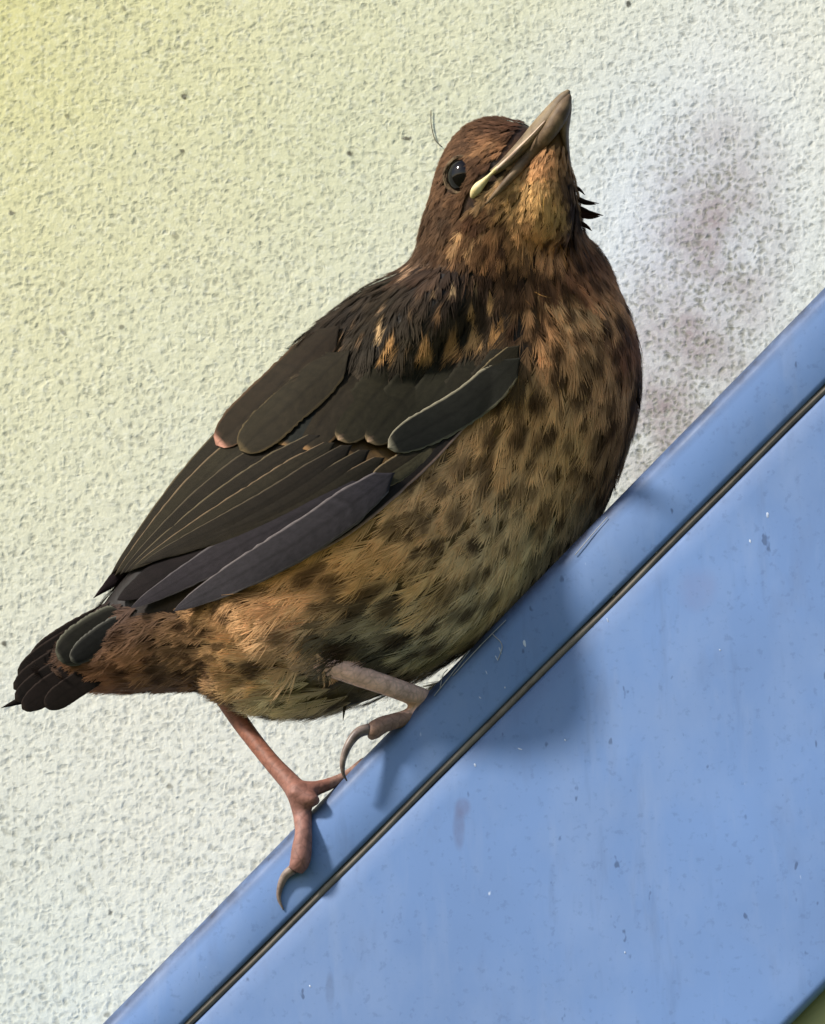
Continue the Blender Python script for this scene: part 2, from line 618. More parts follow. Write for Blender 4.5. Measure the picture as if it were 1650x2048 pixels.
SPINE = [  # px, py, d, a, b
    (95, 1345, 215, 22, 14),
    (150, 1325, 210, 55, 40),
    (230, 1300, 205, 88, 70),
    (375, 1232, 190, 165, 130),
    (541, 1172, 130, 275, 225),
    (735, 1040, 120, 325, 300),
    (915, 878, 222, 326, 264),
    (1018, 735, 222, 272, 240),
    (1028, 610, 200, 212, 198),
    (1006, 505, 150, 174, 165),
    (1009, 415, 115, 150, 150),
    (1011, 345, 100, 134, 138),
    (1015, 292, 94, 108, 112),
    (1022, 258, 92, 66, 70),
    (1026, 246, 92, 20, 20),
]
parts = [loft_px(SPINE, 110, 56, 1.85)]
# chin wedge running up between the two halves of the lower bill
parts.append(loft_px([(1070, 470, 40, 70, 70), (1085, 400, 8, 66, 62), (1099, 340, -16, 43, 42), (1109, 290, -36, 25, 22), (1114, 255, -44, 14, 12), (1116, 240, -46, 4, 4)], 20, 24))
# forehead towards the bill
parts.append(loft_px([(990, 330, 90, 80, 90), (1040, 285, 60, 52, 70), (1066, 262, 45, 24, 40)], 12, 24))
parts.append(loft_px([(850, 590, 190, 60, 100), (770, 650, 195, 84, 120), (640, 770, 200, 92, 120), (500, 905, 200, 80, 100), (400, 1020, 205, 48, 70), (310, 1130, 210, 26, 40)], 40, 28))
parts.append(loft_px([(915, 430, 120, 36, 80), (890, 490, 140, 42, 95), (866, 548, 165, 50, 105), (800, 625, 190, 62, 110)], 24, 24))
parts.append(loft_px([(960, 540, 95, 50, 70), (900, 600, 92, 85, 110), (820, 690, 92, 100, 112), (740, 780, 100, 90, 112)], 24, 28))
# near thigh, far thigh
parts.append(loft_px([(520, 1090, 60, 120, 90), (560, 1190, 10, 118, 95), (594, 1262, -20, 74, 66), (608, 1290, -34, 46, 42), (620, 1306, -40, 26, 26), (628, 1312, -40, 14, 14)], 24, 28))
parts.append(loft_px([(560, 1200, 250, 120, 90), (470, 1330, 240, 70, 60), (450, 1400, 225, 30, 28)], 20, 24))
# vent fluff between the legs
parts.append(loft_px([(430, 1330, 140, 60, 70), (560, 1375, 110, 58, 80), (690, 1370, 110, 44, 70), (800, 1345, 130, 30, 40)], 24, 24))

d_toe = lambda x, y, r: (trim_depth(x, y) or 0) - r * 0.82
LEGS = []
# far leg (goes down to the foot whose toe hangs over the rolled edge)
LEGS.append([(440, 1375, 225, 24), (478, 1440, 175, 19), (535, 1515, 95, 18), (580, 1565, 45, 21), (598, 1588, 15, 25)])
LEGS.append([(596, 1580, 15, 25), (604, 1625, d_toe(606, 1645, 20) + 10, 20), (607, 1665, d_toe(607, 1668, 19), 18),
             (604, 1695, d_toe(604, 1695, 20), 21), (600, 1722, d_toe(600, 1722, 22), 21), (590, 1742, d_toe(592, 1738, 18), 16)])
LEGS.append([(598, 1582, 18, 22), (638, 1575, 28, 15), (690, 1553, 46, 11), (730, 1520, 60, 9)])
LEGS.append([(600, 1590, 15, 24), (624, 1598, 0, 17), (636, 1592, 0, 11)])
# near leg, its foot on the top of the trim behind the crest
LEGS.append([(580, 1298, -12, 20), (630, 1320, -42, 23), (700, 1346, -46, 22), (780, 1373, -20, 21), (838, 1395, 35, 22), (862, 1408, 55, 25)])
LEGS.append([(862, 1408, 55, 24), (822, 1432, 30, 18), (790, 1442, 5, 17), (764, 1450, -12, 18), (745, 1462, -18, 19), (734, 1464, -20, 15)])
LEGS.append([(862, 1408, 55, 24), (900, 1392, 90, 17), (950, 1350, 120, 14)])
LEGS.append([(862, 1408, 55, 24), (905, 1375, 70, 17), (960, 1310, 75, 13)])
for L in LEGS:
    parts.append(tube_px(L, 26, 16))

V, F, k0 = [], [], 0
for v, f in parts:
    V.append(v)
    F += [tuple(k0 + i for i in q) for q in f]
    k0 += len(v)
raw = mesh_from('raw', P(np.vstack(V)), F)
bm = bmesh.new(); bm.from_mesh(raw)
# each shell outward
bmesh.ops.recalc_face_normals(bm, faces=bm.faces)
bm.to_mesh(raw); bm.free()
tmp = bpy.data.objects.new('tmp', raw)
COL.objects.link(tmp)
md = tmp.modifiers.new('r', 'REMESH')
md.mode = 'VOXEL'
md.voxel_size = 0.00055
dg = bpy.context.evaluated_depsgraph_get()
body_me = bpy.data.meshes.new_from_object(tmp.evaluated_get(dg))
bpy.data.objects.remove(tmp)
nv = len(body_me.vertices)
co = np.empty(nv * 3); body_me.vertices.foreach_get('co', co); co = co.reshape(-1, 3)
ed = np.empty(len(body_me.edges) * 2, int); body_me.edges.foreach_get('vertices', ed); ed = ed.reshape(-1, 2)
deg = np.bincount(ed.ravel(), minlength=nv).astype(float)
LEGPTS = np.vstack([catmull(L, 40) for L in LEGS])
pq = Q(co)


def leg_dist(q, chunk=4000):
    """distance to the nearest leg axis, less that leg's radius (px)"""
    out = np.empty(len(q))
    for i in range(0, len(q), chunk):
        dd = np.linalg.norm(q[i:i + chunk, None, :] - LEGPTS[None, :, :3], axis=2) - LEGPTS[None, :, 3]
        out[i:i + chunk] = dd.min(1)
    return out


ld = leg_dist(pq)
# plumage ends where the bare legs start
bare = (ld < 9) & ((pq[:, 1] > 1385) | ((pq[:, 0] > 612) & (pq[:, 1] > 1296) & (pq[:, 2] < 70)))
wgt = np.where(bare, 0.12, 0.55)[:, None]
for it in range(28):
    acc = np.zeros_like(co)
    for ax in range(3):
        acc[:, ax] = np.bincount(ed[:, 0], co[ed[:, 1], ax], nv) + np.bincount(ed[:, 1], co[ed[:, 0], ax], nv)
    co = co + ((acc / np.maximum(deg, 1)[:, None]) - co) * wgt * (1 if it < 10 else np.where(bare, 0, 1)[:, None])
body_me.vertices.foreach_set('co', co.ravel())
body_me.update()
body_me.polygons.foreach_set('use_smooth', np.ones(len(body_me.polygons), bool))
pq = Q(co)
tris = [tuple(p.vertices) for p in body_me.polygons]
BVH = BVHTree.FromPolygons([tuple(c) for c in co], tris)
nrm = np.empty(nv * 3); body_me.vertices.foreach_get('normal', nrm); nrm = nrm.reshape(-1, 3)

# ---- plumage colours and some painted belly shade by place on the body (photo px, sRGB, spotted 0..1)
REG = [
    (1000, 258, (64, 41, 26), 0), (940, 285, (76, 52, 32), 0), (1000, 290, (108, 72, 38), 0), (1050, 262, (58, 33, 20), 0), (985, 335, (50, 30, 17), 0),
    (890, 330, (80, 55, 34), 0), (870, 420, (64, 45, 28), 0.2), (905, 430, (62, 45, 30), .3), (850, 490, (60, 43, 28), .3),
    (930, 470, (104, 72, 38), .3), (960, 420, (88, 56, 30), .1), (1000, 470, (92, 60, 30), .3),
    (1095, 320, (142, 98, 52), 0), (1075, 370, (172, 132, 66), .0), (1040, 400, (150, 112, 54), .1), (1110, 410, (168, 128, 60), .0), (1060, 450, (166, 114, 58), .05),
    (1100, 480, (168, 110, 56), .1), (1140, 380, (112, 78, 40), .2), (1155, 440, (82, 50, 26), .3), (1160, 500, (96, 56, 28), .3),
    (860, 535, (40, 26, 17), .1), (920, 532, (36, 23, 15), .1), (980, 530, (34, 21, 14), .1), (1040, 528, (44, 27, 16), .2), (1085, 530, (70, 42, 22), .3), (1130, 550, (120, 70, 34), .4),
    (900, 562, (34, 24, 17), 0), (990, 562, (36, 25, 16), 0), (840, 560, (34, 25, 18), 0), (700, 600, (36, 27, 20), 0), (800, 580, (36, 28, 20), 0), (760, 660, (36, 29, 21), 0), (850, 640, (42, 34, 23), 0), (930, 640, (42, 34, 23), 0), (850, 710, (42, 35, 24), 0), (960, 690, (44, 35, 23), 0), (1000, 640, (44, 32, 20), 0), (920, 690, (38, 30, 21), 0), (820, 700, (38, 30, 21), 0), (700, 680, (34, 27, 20), 0), (1020, 600, (44, 31, 20), .1), (1030, 660, (46, 33, 21), .1), (1020, 700, (44, 33, 22), 0), (1045, 570, (54, 36, 21), .1), (560, 740, (44, 32, 22), 0), (440, 870, (42, 30, 22), 0),
    (1060, 590, (112, 76, 38), .5), (1180, 600, (126, 84, 42), .6), (1240, 660, (94, 54, 28), .6), (1080, 660, (140, 96, 48), .55), (1160, 690, (150, 108, 58), .75),
    (1250, 780, (116, 80, 44), .9), (1210, 740, (140, 100, 58), .95), (1230, 860, (130, 96, 56), .95), (1060, 780, (158, 116, 60), .6), (1150, 820, (170, 130, 72), .85), (1000, 870, (166, 122, 62), .7), (1100, 930, (168, 130, 76), .85),
    (1220, 900, (128, 94, 54), .85), (1200, 990, (150, 130, 92), .8), (920, 980, (176, 132, 70), .7), (1020, 1020, (160, 130, 78), .7), (1100, 1080, (156, 140, 98), .5),
    (830, 1060, (176, 132, 68), .55), (750, 1110, (172, 128, 66), .5), (900, 1140, (160, 126, 70), .5), (680, 1150, (160, 114, 58), .45), (980, 1180, (136, 120, 82), .3),
    (800, 1230, (118, 108, 82), .3), (720, 1270, (44, 42, 36), .5), (790, 1285, (52, 50, 42), .5), (760, 1245, (70, 64, 50), .5), (880, 1290, (120, 112, 82), .15), (600, 1200, (140, 100, 52), .4), (620, 1280, (134, 98, 54), .25),  # the darkest greys paint in the shade beneath thigh and belly
    (480, 1220, (118, 86, 48), .35), (480, 1300, (140, 106, 60), .4), (540, 1330, (124, 98, 58), .3), (600, 1390, (134, 122, 84), .2), (700, 1390, (126, 112, 74), .2),
    (400, 1290, (96, 70, 42), .5), (400, 1370, (76, 52, 32), .4), (320, 1320, (98, 66, 38), .35), (250, 1370, (98, 60, 32), .2), (180, 1370, (88, 56, 31), .1), (330, 1230, (62, 44, 30), .3), (360, 1310, (60, 44, 30), .4),
    (240, 1200, (34, 25, 22), 0), (280, 1150, (34, 25, 22), 0), (200, 1235, (34, 25, 21), 0), (290, 1215, (44, 31, 24), 0), (150, 1268, (32, 24, 20), 0), (120, 1300, (30, 23, 20), 0), (200, 1290, (58, 40, 27), 0), (100, 1400, (40, 30, 24), 0),
]
RXY = np.array([(r[0], r[1]) for r in REG], float)
RC = np.array([lin(r[2]) for r in REG])
RS = np.array([r[3] for r in REG])
STREAK = [  # buff lines on the face and neck: x0 y0 x1 y1 width colour
    (948, 410, 905, 500, 5, (170, 130, 78)), (1000, 395, 945, 470, 5, (160, 122, 72)), (985, 425, 925, 500, 6, (150, 112, 66)),
    (975, 500, 1005, 492, 6, (190, 130, 66)), (1010, 350, 965, 410, 7, (150, 118, 74)), (900, 508, 832, 520, 6, (128, 100, 74)),
    (1000, 285, 955, 302, 7, (112, 78, 44)), (1070, 560, 1190, 610, 8, (190, 140, 80)), (1100, 545, 1215, 620, 6, (160, 110, 56)), (1060, 585, 1150, 620, 7, (180, 132, 74)),
    (940, 400, 960, 440, 7, (60, 36, 20)), (1015, 375, 960, 460, 6, (62, 40, 22)), (1030, 420, 985, 505, 9, (66, 42, 24)), (1125, 330, 1150, 430, 9, (50, 32, 20)),
]
SEG = np.array([s[:5] for s in STREAK], float)
SEGC = np.array([lin(s[5]) for s in STREAK])


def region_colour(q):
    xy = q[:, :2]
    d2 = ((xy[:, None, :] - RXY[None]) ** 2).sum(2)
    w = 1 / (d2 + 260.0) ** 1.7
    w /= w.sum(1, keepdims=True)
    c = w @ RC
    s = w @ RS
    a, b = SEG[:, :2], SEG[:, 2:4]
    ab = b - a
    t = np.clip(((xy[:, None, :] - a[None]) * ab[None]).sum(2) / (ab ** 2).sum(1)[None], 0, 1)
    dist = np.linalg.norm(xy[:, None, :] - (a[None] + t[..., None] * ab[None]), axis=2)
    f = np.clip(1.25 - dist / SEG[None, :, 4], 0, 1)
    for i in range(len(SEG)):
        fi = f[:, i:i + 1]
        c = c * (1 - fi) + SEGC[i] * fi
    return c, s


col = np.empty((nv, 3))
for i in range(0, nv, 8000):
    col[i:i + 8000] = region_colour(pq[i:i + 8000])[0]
col *= 0.5
nz = rng.random((nv, 1))
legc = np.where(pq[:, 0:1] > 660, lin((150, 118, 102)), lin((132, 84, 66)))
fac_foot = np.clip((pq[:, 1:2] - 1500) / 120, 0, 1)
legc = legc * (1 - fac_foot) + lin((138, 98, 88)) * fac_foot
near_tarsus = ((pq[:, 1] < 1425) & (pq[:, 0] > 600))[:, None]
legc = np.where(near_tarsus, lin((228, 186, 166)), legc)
col = np.where(bare[:, None], legc * (0.88 + 0.24 * nz), col)
at = body_me.color_attributes.new('Col', 'FLOAT_COLOR', 'POINT')
cc = np.ones((nv, 4), np.float32); cc[:, :3] = col
at.data.foreach_set('color', cc.ravel())
kb = NT('bird_skin_and_down', 0.6, 0.3)
av = kb.n('ShaderNodeAttribute', attribute_name='Col')
vv = kb.coords()
sc1 = kb.n('ShaderNodeTexVoronoi', Scale=480.0, feature='DISTANCE_TO_EDGE')
kb.l(kb.mapping(vv, (1, 1, 1)), sc1.inputs['Vector'])
nn = kb.noise(vv, 500, 4, 0.6)
scl = kb.ramp(sc1.outputs['Distance'], [(0.0, 0.8), (0.10, 1.0)])
kb.l(kb.mix(1.0, kb.mix(1.0, av.outputs['Color'], kb.ramp(nn, [(0.3, 0.72), (0.7, 1.2)]), 'MULTIPLY'), scl, 'MULTIPLY'), kb.b.inputs['Base Color'])
kb.bump(kb.math('ADD', sc1.outputs['Distance'], kb.math('MULTIPLY', nn, 0.5)), 0.3, 0.0004)
body_me.materials.clear()
body_me.name = 'body'
body = link('body', body_me, kb.m, bird)

# ------------------------------------------------------------------ soft contour feathers (barb by barb)
WING_POLY = np.array([(780, 728), (700, 712), (650, 722), (560, 775), (430, 900), (250, 1130), (200, 1190), (270, 1210), (360, 1228), (570, 1128), (736, 1036), (866, 908), (1000, 772), (1018, 728), (1005, 706), (950, 712), (860, 728)], float)


def inside(poly, x, y):
    r = np.zeros(len(x), bool)
    n = len(poly)
    j = n - 1
    for i in range(n):
        xi, yi = poly[i]; xj, yj = poly[j]
        c = ((yi > y) != (yj > y)) & (x < (xj - xi) * (y - yi) / (yj - yi + 1e-12) + xi)
        r ^= c
        j = i
    return r


sp = catmull(np.array(SPINE)[:, :3], 200)
sptan = np.gradient(sp, axis=0)
sptan /= np.linalg.norm(sptan, axis=1)[:, None]
BEAK_TIP = np.array([1150, 170, -40.0])


def poisson(points, sizes):
    """greedy thinning on a hash grid; returns kept indices"""
    cell = 6e-4 * 4
    grid = {}
    keep = []
    for i in range(len(points)):
        p, r = points[i], sizes[i]
        kx, ky, kz = (int(math.floor(c / cell)) for c in p)
        R = int(math.ceil(r / cell))
        ok = True
        for x in range(kx - R, kx + R + 1):
            for y in range(ky - R, ky + R + 1):
                for z in range(kz - R, kz + R + 1):
                    for j in grid.get((x, y, z), ()):
                        if (points[j][0] - p[0]) ** 2 + (points[j][1] - p[1]) ** 2 + (points[j][2] - p[2]) ** 2 < r * r:
                            ok = False
                            break
                    if not ok: break
                if not ok: break
            if not ok: break
        if ok:
            grid.setdefault((kx, ky, kz), []).append(i)
            keep.append(i)
    return np.array(keep)


# buff shaft streaks and tip triangles on the shoulder feathers: tip x, y, length, half width, lean, colour
MARKS = [(772, 722, 56, 15, -.25, (172, 128, 78)), (848, 724, 58, 17, -.05, (176, 130, 80)), (904, 714, 54, 18, 0, (172, 126, 78)), (948, 698, 46, 15, .05, (178, 136, 88)), (986, 688, 40, 10, 0, (160, 118, 72)), (812, 716, 30, 5, -.1, (90, 70, 48)),
         (905, 588, 22, 6, 0, (150, 124, 90)), (868, 598, 20, 4, .1, (110, 88, 62)), (950, 582, 18, 5, 0, (112, 90, 64)), (760, 622, 18, 6, -.3, (128, 104, 78)),
         (876, 642, 30, 6, 0, (120, 88, 58)), (942, 640, 36, 9, 0, (166, 124, 78)), (980, 622, 42, 6, 0, (168, 132, 86)), (756, 684, 52, 6, -.05, (190, 156, 112)),
         (668, 712, 52, 6, -.2, (140, 108, 76)), (1000, 660, 30, 8, 0, (126, 92, 54)), (715, 690, 26, 5, -.3, (96, 74, 52)), (820, 640, 22, 4, .1, (90, 70, 48)), (700, 660, 22, 4, -.4, (92, 72, 52)),
         (912, 668, 20, 5, 0, (104, 80, 52)), (835, 600, 16, 4, .1, (92, 72, 52)), (640, 690, 24, 4, -.5, (110, 82, 58))]
GAPE = np.array([(940, 400), (965, 372), (1000, 332), (1040, 290), (1065, 262)], float)


def contour_feathers():
    idx = rng.permutation(nv)[:140000]
    q = pq[idx]
    viewdir = co[idx] - Cn
    viewdir /= np.linalg.norm(viewdir, axis=1)[:, None]
    facing = -(nrm[idx] * viewdir).sum(1)
    ok = ~bare[idx]
    ok &= ~(inside(WING_POLY, q[:, 0], q[:, 1]) & (facing > 0.0))
    ok &= ~((facing > -0.6) & (q[:, 0] < 640) & (q[:, 1] < 1130) & (q[:, 0] + 0.88 * q[:, 1] < 1330))
    ok &= ~((q[:, 0] < 135) & (facing > 0))
    ok &= np.hypot(q[:, 0] - 805, q[:, 1] - 545) > 12
    ok &= ~((facing > 0) & (q[:, 0] > 645) & (q[:, 0] < 800) & (np.abs(q[:, 1] - (1318 + .33 * (q[:, 0] - 620))) < 34))
    ok &= np.hypot((q[:, 0] - 921) / 25, (q[:, 1] - 350) / 34) > 1.0
    ok &= ~((q[:, 1] < 300) & (q[:, 0] > 1062) & (q[:, 2] < 60) & (q[:, 0] - 1062 > (q[:, 1] - 243) * .1) & ~((q[:, 0] > 1085) & (q[:, 1] > 285) & (q[:, 0] < 1128)))
    gd = np.full(len(q), 1e9)
    for a_, b_ in zip(GAPE[:-1], GAPE[1:]):
        ab_ = b_ - a_
        t_ = np.clip(((q[:, :2] - a_) @ ab_) / (ab_ @ ab_), 0, 1)
        gd = np.minimum(gd, np.linalg.norm(q[:, :2] - (a_ + t_[:, None] * ab_), axis=1))
    ok &= ~((gd < 15) & (facing > 0))
    idx, q, facing = idx[ok], q[ok], facing[ok]
    # size field: small on the head, larger on the body
    h = np.clip((q[:, 1] - 330) / 420, 0, 1)
    L = 2.4 + 4.6 * h
    L = np.where(q[:, 1] < 330, 2.4, L)
    L = np.where((q[:, 1] > 1130) & (q[:, 0] > 560), L * 1.15, L)
    L = np.where((q[:, 0] < 480) & (q[:, 1] > 1080), L * 0.75, L)
    L *= 1e-3
    spacing = L * np.where(facing > -0.25, 0.33, 0.62)
    spacing = np.where((np.hypot(q[:, 0] - 590, q[:, 1] - 1240) < 130) & (facing > -.2), spacing * .8, spacing)
    keep = poisson(co[idx], spacing)
    idx, q, L, facing = idx[keep], q[keep], L[keep], facing[keep]
    n = nrm[idx]
    p = co[idx]
    # flow
    near = np.empty(len(q), int)
    for i in range(0, len(q), 4000):
        near[i:i + 4000] = ((q[i:i + 4000, None, :] - sp[None]) ** 2).sum(2).argmin(1)
    fl = -sptan[near]
    away = q - BEAK_TIP
    away /= np.linalg.norm(away, axis=1)[:, None]
    hw = np.clip((560 - q[:, 1]) / 160, 0, 1)[:, None]
    fl = fl * (1 - hw) + away * hw
    # breast feathers hang down, belly ones sweep back
    br = (np.clip((q[:, 0] - 850) / 250, 0, 1) * np.clip((q[:, 1] - 560) / 200, 0, 1))[:, None]
    fl = fl * (1 - .55 * br) + np.array([-.05, 1, 0]) * .55 * br
    shw = (np.clip((q[:, 0] - 640) / 120, 0, 1) * np.clip((1075 - q[:, 0]) / 40, 0, 1) * np.clip((q[:, 1] - 530) / 40, 0, 1) * np.clip((760 - q[:, 1]) / 40, 0, 1))[:, None]
    fl = fl * (1 - shw) + np.array([-.28, .96, 0]) * shw
    thw = (np.exp(-((q[:, 0] - 618) / 26) ** 2 - ((q[:, 1] - 1300) / 24) ** 2) * (q[:, 2] < 60))[:, None]
    fl = fl * (1 - thw) + np.array([.5, .86, 0]) * thw
    f = fl[:, 0:1] * Rn - fl[:, 1:2] * Un + fl[:, 2:3] * Fn
    f += rng.normal(0, 0.10, f.shape)
    f -= (f * n).sum(1, keepdims=True) * n
    f /= np.linalg.norm(f, axis=1)[:, None]
    s = np.cross(n, f)
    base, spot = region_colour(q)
    nf = len(q)
    fluffy = np.clip((q[:, 1] - 900) / 350, 0, 1)            # looser towards the belly and vent
    L = L * rng.uniform(.82, 1.25, nf)
    Wd = L * rng.uniform(.55, .75, nf)
    NB = 26                                                   # barbs per side
    ts = np.linspace(0.12, 1.0, NB)
    has = rng.random(nf) < spot
    dark = lin((56, 35, 19))
    bright = rng.uniform(.58, 1.38, nf)[:, None]
    base = base * bright * np.where(q[:, 1:2] < 540, np.where(q[:, 0:1] < 985, 1.3, 1.65), 2.6) * np.array([1.06, 1.0, .98])
    back = np.clip(shw + ((q[:, 0:1] < 760) & (q[:, 1:2] < 800) & (q[:, 1:2] > 480)), 0, 1)
    base = base * (1 - back * .5) * (1 + back * np.array([-.06, .05, .04]))
    lum = base @ np.array([.3, .59, .11])
    base = base * .76 + lum[:, None] * np.array([1.04, .98, .88]) * .24
    gb = np.clip((q[:, 1:2] - 1120) / 120, 0, 1) * np.clip((q[:, 0:1] - 500) / 150, 0, 1) * .35
    base = base * (1 - gb) + (base @ np.array([.3, .59, .11]))[:, None] * np.array([1.05, .97, .84]) * gb
    base *= np.minimum(1, 0.70 / base.max(1, keepdims=True))
    # dark drop-shaped spots, each its own place on the breast and flanks
    cand = rng.permutation(nf)
    sel = cand[poisson(p[cand], np.clip(L[cand], .0032, 1) * 0.42)]
    sel = sel[rng.random(len(sel)) < np.clip(spot[sel] * 1.15, 0, .9)]
    sp_p, sp_f, sp_s = p[sel], f[sel], s[sel]
    sp_l = L[sel] * rng.uniform(.24, .52, len(sel)); sp_w = L[sel] * rng.uniform(.15, .32, len(sel)); sp_a = rng.uniform(.66, 1.0, len(sel))
    shoulder = np.where((q[:, 0] > 600) & (q[:, 0] < 1070) & (q[:, 1] > 500) & (q[:, 1] < 760) & (facing > -.1))[0]
    nb4 = np.empty((nf, 5), int)
    for i in range(0, nf, 2000):
        nb4[i:i + 2000] = np.argpartition(((p[i:i + 2000, None, :] + f[i:i + 2000, None, :] * .003 - sp_p[None]) ** 2).sum(2), 5, axis=1)[:, :5]
    tipc = base * np.array([1.34, 1.30, 1.22])
    lift = rng.uniform(0.02, 0.08, nf) + 0.03 * fluffy
    kap = 1 / (0.03 + 0.02 * rng.random(nf))
    # bend every feather along the skin below it
    hh = np.zeros((nf, 2))
    for i in range(nf):
        for k2, fr in enumerate((.5, 1.0)):
            pt_ = p[i] + f[i] * L[i] * fr
            loc_, nr_, _, _ = BVH.find_nearest(Vector(pt_))
            dv_ = pt_ - np.array(loc_)
            hh[i, k2] = float(dv_ @ np.array(nr_))
    hh = np.clip(hh, -.0022, .003)
    zm_ = .0001 - hh[:, 0] + lift * L * .25
    ze_ = .0002 - hh[:, 1] + lift * L * .6
    qb = 2 * (ze_ - 2 * zm_) / L ** 2
    qa = (ze_ - qb * L ** 2) / L
    VV, FF, CC = [], [], []
    tot = 0
    for side in (-1, 1):
        for t in ts:
            x0 = t * 0.88
            th = np.radians(34 - 27 * t) * rng.uniform(.65, 1.2, nf)
            prof = math.sqrt(max(0.0, 1 - (2 * (t - 0.45)) ** 2 * 0.72)) * (1 - 0.35 * t)
            lb = Wd * 0.5 * prof / np.maximum(np.sin(th), 0.36) * rng.uniform(.7, 1.15, nf)
            keepb = rng.random(nf) > 0.12
            cy, sy = np.cos(th), np.sin(th) * side
            wob = rng.normal(0, 0.11, nf)

            def pt(u, vside, extra):
                xx = L * x0 + lb * u * cy + lb * u * u * 0.12
                yy = lb * u * sy * (1 - 0.15 * u) + lb * u * wob
                zz = 0.00030 + qa * xx + qb * xx * xx - yy * yy * kap * 0.4 + extra
                return p + f * xx[:, None] + s * yy[:, None] + n * zz[:, None], xx / L, yy / Wd

            ez = rng.normal(0, 0.00010, nf) + fluffy * rng.normal(0, 0.00016, nf)
            w0 = np.where(q[:, 1] < 520, 0.000068, 0.0001) * rng.uniform(.7, 1.3, nf)
            side_dir = (s * cy[:, None] - f * sy[:, None])
            pts = []
            cols = []
            jr = rng.random(nf)
            for u, wk in ((0.0, 1.0), (0.55, 0.85), (1.0, 0.18)):
                c0, xx, yy = pt(u, side, ez * u)
                pts.append((c0 - side_dir * (w0 * wk)[:, None], c0 + side_dir * (w0 * wk)[:, None]))
                e = ((xx - 0.86) / 0.26) ** 2 + (yy / 0.34) ** 2
                ds = np.clip(1.2 - e, 0, 1) * has * .35
                for kk in range(5):
                    j = nb4[:, kk]
                    dv = c0 - sp_p[j]
                    aa = (dv * sp_f[j]).sum(1) / sp_l[j]
                    bb = (dv * sp_s[j]).sum(1) / (sp_w[j] * (1.0 + .35 * np.clip(aa, -1, 1)))
                    ds = np.maximum(ds, np.clip((1.35 - aa * aa - bb * bb) * (1.1 + .6 * jr), 0, 1) * sp_a[j])
                ds = ds[:, None]
                root = np.clip(1 - xx / 0.35, 0, 1)[:, None]
                c = base * (1 - root * .2) + (tipc - base) * np.clip((xx[:, None] - .5) / .5, 0, 1)
                c = c * (1 - ds * .92) + dark * ds * .92
                if len(shoulder):
                    qq = Q(c0[shoulder])
                    for (mx, my, ml, mw, mlean, mcol) in MARKS:
                        t_ = (my - qq[:, 1]) / ml
                        off = np.abs(qq[:, 0] - (mx - mlean * (my - qq[:, 1]))) / (mw * np.clip(1 - .85 * t_, .08, 1))
                        fm_ = (np.clip((1.25 - off) * 2.2, 0, 1) * np.clip(t_ * 8 + 1, 0, 1) * np.clip((1 - t_) * 3, 0, 1) * .9)[:, None]
                        c[shoulder] = c[shoulder] * (1 - fm_) + lin(mcol) * 1.25 * fm_
                cols.append(c)
            jit = rng.uniform(.91, 1.09, nf)[:, None]
            block = np.stack([pts[0][0], pts[0][1], pts[1][0], pts[1][1], pts[2][0], pts[2][1]], 1)[keepb]
            cb = np.stack([cols[0], cols[0], cols[1], cols[1], cols[2], cols[2]], 1) * jit[:, None]
            cb = cb[keepb]
            m = len(block)
            VV.append(block.reshape(-1, 3)); CC.append(cb.reshape(-1, 3))
            b0 = tot + np.arange(m)[:, None] * 6
            FF.append((b0 + np.array([0, 1, 3, 2])).reshape(-1, 4))
            FF.append((b0 + np.array([2, 3, 5, 4])).reshape(-1, 4))
            tot += m * 6
    VV = np.vstack(VV); CC = np.vstack(CC); FF = np.vstack(FF)
    me = bpy.data.meshes.new('contour_feathers')
    me.vertices.add(len(VV)); me.vertices.foreach_set('co', VV.astype(np.float32).ravel())
    me.loops.add(FF.size); me.loops.foreach_set('vertex_index', FF.astype(np.int32).ravel())
    me.polygons.add(len(FF))
    me.polygons.foreach_set('loop_start', (np.arange(len(FF)) * 4).astype(np.int32))
    me.update(calc_edges=True)
    at = me.color_attributes.new('Col', 'FLOAT_COLOR', 'POINT')
    c4 = np.ones((len(VV), 4), np.float32); c4[:, :3] = CC
    at.data.foreach_set('color', c4.ravel())
    print('contour feathers', nf, 'faces', len(FF))
    return me


cf = link('contour_feathers', contour_feathers(), M['plume'], bird)
cf['kind'] = 'stuff'


